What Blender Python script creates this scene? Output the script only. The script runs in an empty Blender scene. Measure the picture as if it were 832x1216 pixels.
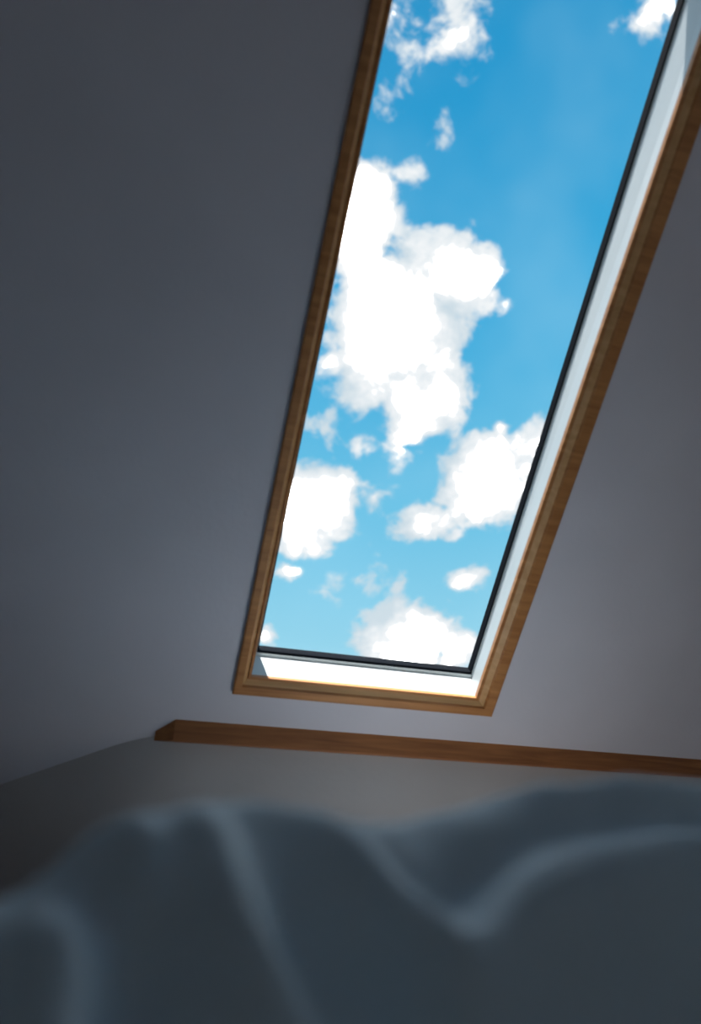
import bpy, bmesh, math, random
from mathutils import Vector, Matrix, noise

# ------------------------------------------------------------------ basics
S = 0.70710678
D = 1.9            # perpendicular distance eye -> sloped ceiling
EYE = 0.80         # eye height above floor
AX = Vector((1, 0, 0))
AV = Vector((0, S, -S))     # down the slope
AN = Vector((0, S, S))      # out through the roof
ORG = Vector((0, 0, EYE)) + AN * D
def P(u, v, w=0.0):
    if w > .05: w += .045 * (1.27 - v) / 1.7      # reveal gets deeper towards the ridge
    return ORG + AX * u + AV * v + AN * w

def mat(name):
    m = bpy.data.materials.new(name); m.use_nodes = True
    nt = m.node_tree
    return m, nt, nt.nodes["Principled BSDF"]

def paint(name, col, rough=0.85, bump=0.15, scale=90, var=0.04, spec=.5):
    m, nt, b = mat(name)
    tc = nt.nodes.new("ShaderNodeTexCoord")
    n = nt.nodes.new("ShaderNodeTexNoise"); n.inputs["Scale"].default_value = scale; n.inputs["Detail"].default_value = 3
    nt.links.new(tc.outputs["Object"], n.inputs["Vector"])
    n2 = nt.nodes.new("ShaderNodeTexNoise"); n2.inputs["Scale"].default_value = 2.2; n2.inputs["Detail"].default_value = 2
    nt.links.new(tc.outputs["Object"], n2.inputs["Vector"])
    r = nt.nodes.new("ShaderNodeValToRGB")
    r.color_ramp.elements[0].position = .3; r.color_ramp.elements[1].position = .7
    r.color_ramp.elements[0].color = (*[c * (1 - var) for c in col], 1)
    r.color_ramp.elements[1].color = (*[min(1, c * (1 + var)) for c in col], 1)
    nt.links.new(n2.outputs["Fac"], r.inputs["Fac"])
    nt.links.new(r.outputs["Color"], b.inputs["Base Color"])
    bp = nt.nodes.new("ShaderNodeBump"); bp.inputs["Strength"].default_value = bump; bp.inputs["Distance"].default_value = .002
    nt.links.new(n.outputs["Fac"], bp.inputs["Height"]); nt.links.new(bp.outputs["Normal"], b.inputs["Normal"])
    b.inputs["Roughness"].default_value = rough
    b.inputs["Specular IOR Level"].default_value = spec
    return m

def wood(name, c1, c2, stretch=(1, 12, 12), rough=0.45, scale=3.0):
    m, nt, b = mat(name)
    tc = nt.nodes.new("ShaderNodeTexCoord")
    mp = nt.nodes.new("ShaderNodeMapping"); mp.inputs["Scale"].default_value = stretch
    n = nt.nodes.new("ShaderNodeTexNoise"); n.inputs["Scale"].default_value = scale; n.inputs["Detail"].default_value = 6
    n.inputs["Distortion"].default_value = .6
    nt.links.new(tc.outputs["Object"], mp.inputs["Vector"]); nt.links.new(mp.outputs["Vector"], n.inputs["Vector"])
    r = nt.nodes.new("ShaderNodeValToRGB")
    r.color_ramp.elements[0].position = .32; r.color_ramp.elements[1].position = .68
    r.color_ramp.elements[0].color = (*c1, 1); r.color_ramp.elements[1].color = (*c2, 1)
    nt.links.new(n.outputs["Fac"], r.inputs["Fac"]); nt.links.new(r.outputs["Color"], b.inputs["Base Color"])
    bp = nt.nodes.new("ShaderNodeBump"); bp.inputs["Strength"].default_value = .2; bp.inputs["Distance"].default_value = .001
    nt.links.new(n.outputs["Fac"], bp.inputs["Height"]); nt.links.new(bp.outputs["Normal"], b.inputs["Normal"])
    b.inputs["Roughness"].default_value = rough
    return m

M_ceil = paint("ceiling_paint", (.74, .735, .82), bump=.5, scale=45)
M_wall = paint("wall_paint", (.56, .535, .535), bump=.5, scale=45)
M_white = paint("white_lacquer", (.56, .60, .61), rough=.35, bump=.03)
M_wood = wood("pine_casing", (.42, .165, .05), (.62, .28, .095))
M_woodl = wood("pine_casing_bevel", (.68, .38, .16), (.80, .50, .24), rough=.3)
M_beam = wood("beam_wood", (.25, .09, .028), (.44, .17, .054), stretch=(1, 14, 14), rough=.55)
M_floor = wood("floor_boards", (.38, .34, .31), (.50, .45, .41), stretch=(1, 9, 1))
M_bedwood = wood("bed_wood", (.12, .08, .05), (.18, .12, .08))
M_sheet = paint("cotton_sheet", (.70, .76, .80), rough=.95, bump=.3, scale=300)
M_duvet = paint("duvet_cotton", (.70, .84, .92), rough=.9, bump=.25, scale=400)
M_gasket = paint("rubber_gasket", (.006, .008, .012), rough=.9, spec=.1)
M_out = paint("roof_outside", (.16, .10, .08))

def link(o):
    bpy.context.scene.collection.objects.link(o); return o

def mesh_obj(name, verts, faces, mats, fmats=None, smooth=False, parent=None, recalc=True):
    me = bpy.data.meshes.new(name)
    me.from_pydata([tuple(v) for v in verts], [], faces)
    for m in mats: me.materials.append(m)
    if fmats:
        for p, i in zip(me.polygons, fmats): p.material_index = i
    if smooth:
        for p in me.polygons: p.use_smooth = True
    if recalc:
        bm = bmesh.new(); bm.from_mesh(me); bmesh.ops.recalc_face_normals(bm, faces=bm.faces); bm.to_mesh(me); bm.free()
    o = link(bpy.data.objects.new(name, me))
    if parent: o.parent = parent
    return o

def empty(name):
    return link(bpy.data.objects.new(name, None))

def box(name, lo, hi, m, parent=None, bevel=0.0):
    x0, y0, z0 = lo; x1, y1, z1 = hi
    v = [(x, y, z) for x in (x0, x1) for y in (y0, y1) for z in (z0, z1)]
    f = [(0, 1, 3, 2), (4, 6, 7, 5), (0, 4, 5, 1), (2, 3, 7, 6), (0, 2, 6, 4), (1, 5, 7, 3)]
    o = mesh_obj(name, v, f, [m], parent=parent)
    if bevel:
        b = o.modifiers.new("b", "BEVEL"); b.width = bevel; b.segments = 3
    return o

def lerp_rect(a, b, t): return tuple(a[i] + (b[i] - a[i]) * t for i in range(4))
def sweep(name, loops, mats, fm, parent=None, closed=False):
    """loops = list of (rect(u0,u1,v0,v1), w); makes a picture-frame like sweep"""
    verts = []; faces = []; fmats = []
    for r, w in loops:
        u0, u1, v0, v1 = r
        verts += [P(u0, v0, w), P(u1, v0, w), P(u1, v1, w), P(u0, v1, w)]
    n = len(loops)
    for i in range(n if closed else n - 1):
        j = (i + 1) % n
        for k in range(4):
            l = (k + 1) % 4
            faces.append((i * 4 + k, i * 4 + l, j * 4 + l, j * 4 + k)); fmats.append(fm[i])
    return mesh_obj(name, verts, faces, mats, fmats, parent=parent)

# ------------------------------------------------------------------ skylight
RO = (.223, 1.212, -1.22, 1.347)
RI = (.277, 1.131, -1.15, 1.278)
win = empty("window_1")
# wood casing: outer flat, bevel in paler pine with its caught light put into the colour, thin inner lip
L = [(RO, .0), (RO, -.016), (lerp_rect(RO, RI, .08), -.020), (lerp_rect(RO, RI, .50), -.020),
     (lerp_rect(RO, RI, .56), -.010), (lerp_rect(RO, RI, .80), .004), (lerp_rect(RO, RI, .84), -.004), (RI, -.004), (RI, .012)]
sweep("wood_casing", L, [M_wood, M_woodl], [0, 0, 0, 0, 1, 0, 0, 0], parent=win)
RV = (.284, 1.150, -1.15, 1.266)
sweep("white_reveal", [(RI, .010), (lerp_rect(RI, RV, .4), .049), (RV, .112)], [M_white], [0, 0], parent=win)
RG = (.300, 1.143, -1.12, 1.245)
RG1 = (.295, 1.1485, -1.13, 1.2545)
sweep("sash_frame", [(RV, .112), (RG1, .112), (RG1, .119)], [M_white], [0, 0], parent=win)
sweep("gasket", [(RG1, .118), (RG, .118), (RG, .130)], [M_gasket], [0, 0], parent=win)
# glass pane
m, nt, b = mat("window_glass"); nt.nodes.remove(b)
tr = nt.nodes.new("ShaderNodeBsdfTransparent"); gl = nt.nodes.new("ShaderNodeBsdfGlossy"); gl.inputs["Roughness"].default_value = .25
mx = nt.nodes.new("ShaderNodeMixShader"); mx.inputs[0].default_value = .012
nt.links.new(tr.outputs[0], mx.inputs[1]); nt.links.new(gl.outputs[0], mx.inputs[2])
nt.links.new(mx.outputs[0], nt.nodes["Material Output"].inputs[0])
M_glass = m
u0, u1, v0, v1 = RG
mesh_obj("glass_pane", [P(u0, v0, .128), P(u1, v0, .128), P(u1, v1, .128), P(u0, v1, .128)], [(0, 1, 2, 3)], [M_glass], parent=win)
# outer weather frame
RX = (.24, 1.19, -1.19, 1.31)
sweep("outer_frame", [(RG, .130), (RG, .15), (RX, .17), (RX, .11)], [M_gasket], [0, 0, 0], parent=win)

# ------------------------------------------------------------------ room shell
XL, XR = -2.3, 3.3
RB = (XL - .1, XR + .1, -2.3, 2.75)
RH = lerp_rect(RO, RI, .30)
sweep("ceiling", [(RH, 0), (RB, 0), (RB, .15), (RH, .15)], [M_ceil, M_out], [0, 1, 1, 0], closed=True)
ridge = P(0, -2.3)
YB = -2.6
box("ceiling_flat", (XL - .1, YB - .1, ridge.z), (XR + .1, ridge.y + .02, ridge.z + .15), M_ceil)
# eaves walls
YK = 2.43
zk = lambda y: EYE + D / S - y      # ceiling height at y
slope = -.191 / .488
plan = [(XR, YK), (1.0, YK)]
cx = -.010; rr = .16
for i in range(25):
    x = cx + rr - 2 * rr * i / 24
    t = (cx + rr - x) / (2 * rr)
    plan.append((x, YK - slope * rr * t * t))
plan.append((-1.6, YK + (cx + 1.6) * -slope)); plan.append((XL, YK + (cx + 1.6) * -slope))
vs = []; fs = []
n = len(plan)
for (x, y) in plan: vs += [(x, y, 0), (x, y, zk(y) + .06)]
for (x, y) in plan: vs += [(x, y + .1, 0), (x, y + .1, zk(y) + .06)]
for i in range(n - 1):
    a = i * 2; b_ = a + 2; c = 2 * n + a; d = c + 2
    fs += [(a, a + 1, b_ + 1, b_), (c, d, d + 1, c + 1)]
o = mesh_obj("wall_front", vs, fs, [M_wall], smooth=True, recalc=False)
def sidewall(name, x0, x1):
    prof = [(YB, 0), (3.35, 0), (3.35, zk(3.35) + .08), (ridge.y, ridge.z + .08), (YB, ridge.z + .08)]
    vs = [(x0, y, z) for y, z in prof] + [(x1, y, z) for y, z in prof]
    n = len(prof)
    f = [tuple(range(n)), tuple(range(2 * n - 1, n - 1, -1))] + [(i, (i + 1) % n, n + (i + 1) % n, n + i) for i in range(n)]
    mesh_obj(name, vs, f, [M_wall])
sidewall("wall_left", XL - .1, XL)
sidewall("wall_right", XR, XR + .1)
box("floor", (XL - .1, YB - .1, -.1), (XR + .1, 3.4, 0), M_floor)
# rear wall; its unseen window is added to light the ceiling
W = (.6, 2.8, .5, 1.95)
zt = ridge.z
y0, y1 = YB - .1, YB
vs = []
for y in (y0, y1):
    vs += [(XL, y, 0), (XR, y, 0), (XR, y, zt), (XL, y, zt), (W[0], y, W[2]), (W[1], y, W[2]), (W[1], y, W[3]), (W[0], y, W[3])]
f = []
for o in (0, 8):
    f += [(o, o + 1, o + 5, o + 4), (o + 1, o + 2, o + 6, o + 5), (o + 2, o + 3, o + 7, o + 6), (o + 3, o, o + 4, o + 7)]
f += [(4, 5, 13, 12), (5, 6, 14, 13), (6, 7, 15, 14), (7, 4, 12, 15), (0, 1, 9, 8), (1, 2, 10, 9), (2, 3, 11, 10), (3, 0, 8, 11)]
mesh_obj("wall_back", vs, f, [M_wall])
w2 = empty("fill_window")
fr = .05
box("fill_frame_bottom", (W[0], y0 + .02, W[2]), (W[1], y1 - .02, W[2] + fr), M_white, w2)
box("fill_frame_top", (W[0], y0 + .02, W[3] - fr), (W[1], y1 - .02, W[3]), M_white, w2)
for i, x in enumerate((W[0], (W[0] + W[1]) / 2 - fr / 2, W[1] - fr)):
    box("fill_frame_post_%d" % i, (x, y0 + .02, W[2]), (x + fr, y1 - .02, W[3]), M_white, w2)
mesh_obj("fill_window_glass", [(W[0], y0 + .05, W[2]), (W[1], y0 + .05, W[2]), (W[1], y0 + .05, W[3]), (W[0], y0 + .05, W[3])], [(0, 1, 2, 3)], [M_glass], parent=w2)

# ------------------------------------------------------------------ wooden purlin at the crease
yf = 2.391; zt_ = zk(yf); zb = EYE + .225
prof = [(YK, zb), (yf + .004, zb), (yf, zb + .004), (yf, zt_), (YK, zk(YK))]
vs = []
xa = [-.012, .050, .050, .050, -.012]
for (y, z), x in zip(prof, xa): vs.append((x, y, z))
for (y, z) in prof: vs.append((XR, y, z))
n = 5
f = [tuple(range(n)), tuple(range(2 * n - 1, n - 1, -1))] + [(i, (i + 1) % n, n + (i + 1) % n, n + i) for i in range(n)]
mesh_obj("wooden_beam", vs, f, [M_beam])

# ------------------------------------------------------------------ bed
MT = EYE - .26
bed = empty("bed")
BX0, BX1, BY0, BY1 = -.85, 1.05, -.62, 1.93
box("mattress", (BX0, BY0, .26), (BX1, BY1, MT), M_sheet, bed, bevel=.04)
box("side_rail_l", (BX0 - .05, BY0, .14), (BX0 - .005, BY1, .34), M_bedwood, bed, bevel=.006)
box("side_rail_r", (BX1 + .005, BY0, .14), (BX1 + .05, BY1, .34), M_bedwood, bed, bevel=.006)
box("foot_rail", (BX0 - .05, BY1 + .005, .14), (BX1 + .05, BY1 + .05, .34), M_bedwood, bed, bevel=.006)
box("headboard", (BX0 - .05, BY0 - .055, .0), (BX1 + .05, BY0 - .005, 1.40), M_bedwood, bed, bevel=.01)  # unseen, also put in to keep rear light off the duvet's near face
box("slat_base", (BX0, BY0, .2), (BX1, BY1, .26), M_bedwood, bed)
for i, (x, y) in enumerate(((BX0, BY1 - .08), (BX1 - .07, BY1 - .08), (BX0, BY0 + .02), (BX1 - .07, BY0 + .02))):
    box("leg_%d" % i, (x, y, 0), (x + .07, y + .07, .21), M_bedwood, bed)

# pillows behind the viewer
def pillow(name, cxp, cyp, sx, sy, h):
    N = 28; vs = []; fs = []
    for side in (1, -1):
        for j in range(N + 1):
            for i in range(N + 1):
                a = i / N * 2 - 1; c = j / N * 2 - 1
                e = max(0, (1 - abs(a) ** 3.2)) * max(0, (1 - abs(c) ** 3.2))
                z = e ** .5
                pin = 1 - .06 * (1 - abs(a)) * abs(c) - .0
                wr = noise.noise(Vector((a * 2, c * 2, cxp * 5))) * .012 * z
                zz = (h * .62 * z + wr) if side > 0 else -h * .38 * z
                vs.append((cxp + a * sx * pin, cyp + c * sy * (1 - .06 * (1 - abs(c)) * abs(a)), MT + h * .40 + zz))
    for s in range(2):
        o = s * (N + 1) ** 2
        for j in range(N):
            for i in range(N):
                q = o + j * (N + 1) + i; t = (q, q + 1, q + N + 2, q + N + 1)
                fs.append(t if s == 0 else t[::-1])
    ob = mesh_obj(name, vs, fs, [M_sheet], smooth=True)
    bm = bmesh.new(); bm.from_mesh(ob.data); bmesh.ops.remove_doubles(bm, verts=bm.verts, dist=.0005); bm.to_mesh(ob.data); bm.free()
    return ob
pillow("pillow", -.37, -.36, .36, .22, .15)
pillow("pillow", .55, -.36, .36, .22, .15)

# duvet, rumpled (height field over the mattress)
HT = [(-.9, -.20), (-.30, -.19), (-.16, -.122), (-.075, -.050), (-.028, -.015), (0, .000), (.037, .0085), (.075, .0090), (.109, .006),
      (.15, -.001), (.19, -.001), (.24, .011), (.31, .0255), (.38, .034), (.46, .036), (.6, .033), (.8, .0), (1.0, -.08), (1.3, -.15)]
def tab(T, x):
    for i in range(len(T) - 1):
        a, b = T[i], T[i + 1]
        if x <= b[0]:
            t = max(0, (x - a[0]) / (b[0] - a[0])); t = t * t * (3 - 2 * t) * .5 + t * .5
            return a[1] + (b[1] - a[1]) * t
    return T[-1][1]
# front edge of the lit shelf, and the slopes above / below it
YE = [(-.3, .5), (.105, .498), (.122, .480), (.140, .445), (.158, .402), (.176, .376), (.195, .380), (.230, .398), (.29, .410), (.38, .406), (.5, .395), (.9, .395)]
KG = [(-.3, .60), (.08, .62), (.15, .66), (.19, .66), (.25, .56), (.32, .50), (.9, .50)]
KS = [(-.3, .75), (.10, .95), (.15, 1.6), (.25, 2.2), (.9, 2.2)]
# polyline (x, y, amplitude), width
ridges = [
    ([(.026, .495, .001), (.032, .475, .010), (.046, .45, .028), (.050, .415, .042), (.066, .38, .046), (.092, .34, .036)], .0175),
    ([(.120, .490, .001), (.140, .450, .012), (.158, .405, .018), (.176, .378, .018), (.195, .383, .014), (.230, .399, .008), (.29, .410, .003)], .013),
    ([(-.10, .47, .006), (-.06, .44, .022), (-.03, .405, .036), (-.02, .36, .036), (-.03, .3, .02)], .021),
    ([(.24, .52, .002), (.30, .49, .010), (.38, .475, .014), (.5, .47, .014)], .013),
    ([(-.045, .51, .001), (-.02, .49, .010), (.0, .46, .020), (.008, .43, .016)], .015),
    ([(.105, .37, .006), (.13, .345, .026), (.2, .31, .024), (.28, .305, .018)], .017),
    ([(.085, .47, -.008), (.095, .44, -.028), (.108, .405, -.038), (.12, .38, -.022)], .018),
    ([(-.01, .44, -.010), (.006, .41, -.024), (.014, .37, -.024)], .016),
    ([(.165, .45, -.004), (.185, .43, -.014), (.215, .438, -.018), (.27, .452, -.014), (.40, .440, -.014)], .015),
]
def seg(px, py, a, b):
    ax, ay, aa = a; bx, by, ba = b; dx, dy = bx - ax, by - ay
    t = max(0, min(1, ((px - ax) * dx + (py - ay) * dy) / (dx * dx + dy * dy)))
    return math.hypot(px - ax - t * dx, py - ay - t * dy), aa + (ba - aa) * t
def smin(a, b, k):
    h = max(0, min(1, .5 + .5 * (b - a) / k)); return b + (a - b) * h - k * h * (1 - h)
def smax(a, b, k): return -smin(-a, -b, k)
def duv(x, y):
    h = tab(HT, x); e = .022
    yc = .5
    if y < yc:
        s_ = math.sqrt((yc - y) ** 2 + e * e) - e
        kg = tab(KG, x); ks = tab(KS, x); ye = tab(YE, x)
        z = h - kg * s_ - (ks - kg) * max(0, smax(ye - y, 0, .014))
    else:
        z = h - .30 * (math.sqrt((yc - y) ** 2 + .1 * .1) - .1)
    base = -.205 + .012 * noise.noise(Vector((x * 4, y * 4, 1)))
    z = smax(z, base, .03)
    fade = max(0, min(1, (z + .2) / .06))
    for pts, wd in ridges:
        d, amp = min((seg(x, y, pts[i], pts[i + 1]) for i in range(len(pts) - 1)), key=lambda q: q[0])
        z += amp * math.exp(-(d / wd) ** 2) * fade
    z += .007 * noise.noise(Vector((x * 9, y * 9, 3.1))) * fade + .003 * noise.noise(Vector((x * 26, y * 20, 7)))
    return z
xs = []
x = -.83
while x < 1.03:
    xs.append(x); x += .005 if -.25 < x < .6 else .02
xs.append(1.03)
ys = []
y = .14
while y < 1.91:
    ys.append(y); y += .005 if y < .62 else .02
ys.append(1.91)
nx, ny = len(xs), len(ys)
hf = [[duv(xx, yy) for xx in xs] for yy in ys]
for it in range(3):      # relax sharp creases like stuffed fabric
    g = [r[:] for r in hf]
    for j in range(1, ny - 1):
        for i in range(1, nx - 1):
            g[j][i] = hf[j][i] * .4 + .15 * (hf[j - 1][i] + hf[j + 1][i] + hf[j][i - 1] + hf[j][i + 1])
    hf = g
vs = []
for j, yy in enumerate(ys):
    for i, xx in enumerate(xs):
        e = min(xx - xs[0], xs[-1] - xx, yy - ys[0], ys[-1] - yy)
        zz = hf[j][i] + EYE
        if e < .07:
            t = math.sqrt(max(0, 1 - (1 - e / .07) ** 2)); zz = MT + .003 + (zz - MT - .003) * t
        vs.append((xx, yy, max(zz, MT + .003)))
fs = [(j * nx + i, j * nx + i + 1, (j + 1) * nx + i + 1, (j + 1) * nx + i) for j in range(ny - 1) for i in range(nx - 1)]
mesh_obj("duvet", vs, fs, [M_duvet], smooth=True)

# ------------------------------------------------------------------ sky
wd = bpy.data.worlds.new("sky"); bpy.context.scene.world = wd; wd.use_nodes = True
nt = wd.node_tree; N = nt.nodes; Lk = nt.links
bg = N["Background"]
def val(x, sock):
    if isinstance(x, (int, float)): sock.default_value = x
    else: Lk.new(x, sock)
def Mth(op, a, b=None, c=None, clamp=False):
    n = N.new("ShaderNodeMath"); n.operation = op; n.use_clamp = clamp
    val(a, n.inputs[0])
    if b is not None: val(b, n.inputs[1])
    if c is not None: val(c, n.inputs[2])
    return n.outputs[0]
def Vm(op, a, b=None, out=0):
    n = N.new("ShaderNodeVectorMath"); n.operation = op
    for s, x in ((0, a), (1, b)):
        if x is None: continue
        if isinstance(x, (tuple, list, Vector)): n.inputs[s].default_value = tuple(x)
        else: Lk.new(x, n.inputs[s])
    return n.outputs[out]
def sstep(x, a, b):
    n = N.new("ShaderNodeMapRange"); n.interpolation_type = 'SMOOTHSTEP'
    val(x, n.inputs[0]); n.inputs[1].default_value = a; n.inputs[2].default_value = b
    return n.outputs[0]
def mixc(f, a, b):
    n = N.new("ShaderNodeMix"); n.data_type = 'RGBA'
    val(f, n.inputs[0])
    for s, x in ((6, a), (7, b)):
        if isinstance(x, tuple): n.inputs[s].default_value = (*x, 1)
        else: Lk.new(x, n.inputs[s])
    return n.outputs[2]
tc = N.new("ShaderNodeTexCoord"); dirv = tc.outputs["Generated"]
dn = Mth('MAXIMUM', Vm('DOT_PRODUCT', dirv, AN, 1), .04)
du = Mth('DIVIDE', Vm('DOT_PRODUCT', dirv, AX, 1), dn)
dv = Mth('DIVIDE', Vm('DOT_PRODUCT', dirv, AV, 1), dn)
cb = N.new("ShaderNodeCombineXYZ"); Lk.new(du, cb.inputs[0]); Lk.new(dv, cb.inputs[1])
uv = cb.outputs[0]
def noi(vec, scale, det=8, rough=.55, dist=0):
    n = N.new("ShaderNodeTexNoise"); Lk.new(vec, n.inputs["Vector"])
    n.inputs["Scale"].default_value = scale; n.inputs["Detail"].default_value = det
    n.inputs["Roughness"].default_value = rough; n.inputs["Distortion"].default_value = dist
    return n
wob = noi(uv, 11, 2)
wv = Vm('SUBTRACT', wob.outputs["Color"], (.5, .5, .5))
sc = N.new("ShaderNodeVectorMath"); sc.operation = 'SCALE'; Lk.new(wv, sc.inputs[0]); sc.inputs[3].default_value = .045
uvd = Vm('ADD', uv, sc.outputs[0])
uvd = Vm('MULTIPLY', uvd, (1, 1, 0))
blobs = [ # u, v, ru, rv, weight
 (.255, .020, .125, .155, 2.0), (.165, -.110, .075, .090, 1.6), (.325, -.070, .090, .075, 1.6), (.325, .110, .095, .100, 1.7), (.206, .085, .060, .075, 1.1),
 (.187, .337, .092, .108, 1.7), (.292, .304, .055, .035, .45), (.480, .240, .110, .095, 1.7), (.395, .325, .078, .045, 1.0), (.545, .176, .065, .070, 1.2),
 (.42, .565, .122, .102, 1.7), (.519, .575, .078, .058, 1.0), (.511, .418, .055, .030, .75), (.178, -.335, .050, .07, .38), (.235, -.365, .055, .09, .42), (.526, -.489, .06, .06, .38),
 (.169, .458, .040, .020, .6), (.306, .455, .080, .045, .38), (.156, .586, .032, .028, .7), (.198, -.185, .07, .025, .40), (.173, .205, .05, .045, .5), (.482, .134, .03, .022, .5),
 (.30, .205, .12, .04, .32),
]
F = None
for (a, b_, ra, rb, w) in blobs:
    d = Vm('LENGTH', Vm('MULTIPLY', Vm('SUBTRACT', uvd, (a, b_, 0)), (1 / ra, 1 / rb, 0)), None, 1)
    f_ = Mth('MULTIPLY_ADD', d, -w, w)
    F = f_ if F is None else Mth('MAXIMUM', F, f_)
F = Mth('MINIMUM', F, 1.05)
# unseen clouds added around this patch of sky, partly to light the duvet
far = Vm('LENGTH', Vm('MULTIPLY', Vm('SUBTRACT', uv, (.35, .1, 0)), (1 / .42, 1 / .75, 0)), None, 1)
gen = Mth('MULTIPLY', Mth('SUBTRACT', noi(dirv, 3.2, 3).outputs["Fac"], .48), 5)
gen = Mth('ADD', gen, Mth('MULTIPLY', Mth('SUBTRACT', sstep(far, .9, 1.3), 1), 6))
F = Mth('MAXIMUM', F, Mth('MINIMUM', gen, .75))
F = Mth('MAXIMUM', F, -.6)
fb = noi(uv, 15, 9, .60, .25).outputs["Fac"]
dens = Mth('MULTIPLY_ADD', Mth('SUBTRACT', fb, .53), 2.2, F)
alpha = sstep(dens, -.03, .38)
sx = N.new("ShaderNodeSeparateXYZ"); Lk.new(dirv, sx.inputs[0])
el = sx.outputs[2]
ramp = N.new("ShaderNodeValToRGB"); Lk.new(el, ramp.inputs[0])
cr = ramp.color_ramp
cr.elements[0].position = .0; cr.elements[0].color = (1.0, 1.05, 1.08, 1)
cr.elements[1].position = 1.0; cr.elements[1].color = (.010, .23, .50, 1)
for p_, c_ in ((.10, (.70, .88, 1.0)), (.24, (.30, .67, .85)), (.45, (.14, .54, .80)), (.70, (.042, .40, .72)), (.88, (.018, .31, .62))):
    e_ = cr.elements.new(p_); e_.color = (*c_, 1)
sh = noi(uv, 7, 4, .55).outputs["Fac"]
cf = Mth('ADD', dens, Mth('MULTIPLY', Mth('SUBTRACT', sh, .5), 2.4))
cloudc = mixc(sstep(cf, .0, .9), (.62, .73, .80), (1.02, 1.02, 1.02))
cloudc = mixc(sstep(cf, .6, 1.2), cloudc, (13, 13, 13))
thin = noi(uv, 3, 3, .5).outputs["Fac"]
skyc = mixc(Mth('MULTIPLY', sstep(thin, .4, .8), .18), ramp.outputs[0], (.5, .82, .95))
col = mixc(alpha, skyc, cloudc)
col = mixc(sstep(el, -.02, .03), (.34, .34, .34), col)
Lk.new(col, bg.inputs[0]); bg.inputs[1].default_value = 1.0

sun = bpy.data.lights.new("sun", 'SUN'); sun.energy = 10.0; sun.angle = .01; sun.color = (1, .975, .94)
so = link(bpy.data.objects.new("sun", sun))
so.rotation_euler = Vector((-.12, -.25, .95)).to_track_quat('Z', 'Y').to_euler()

# ------------------------------------------------------------------ camera
cam = bpy.data.cameras.new("camera"); co = link(bpy.data.objects.new("camera", cam))
right = Vector((.9595, -.2791, .0384)); back = -Vector((.2351, .8683, .4368))
back.normalize(); up = back.cross(right).normalized(); right = up.cross(back).normalized()
R = Matrix((right, up, back)).transposed().to_4x4()
co.matrix_world = Matrix.Translation((0, 0, EYE)) @ R
cam.sensor_fit = 'VERTICAL'; cam.sensor_height = 24; cam.lens = 24 * 755.6 / 1216
cam.clip_start = .01
cam.dof.use_dof = True; cam.dof.focus_distance = 3.4; cam.dof.aperture_fstop = cam.lens / 18.0
bpy.context.scene.camera = co
bpy.context.scene.view_settings.view_transform = 'Standard'
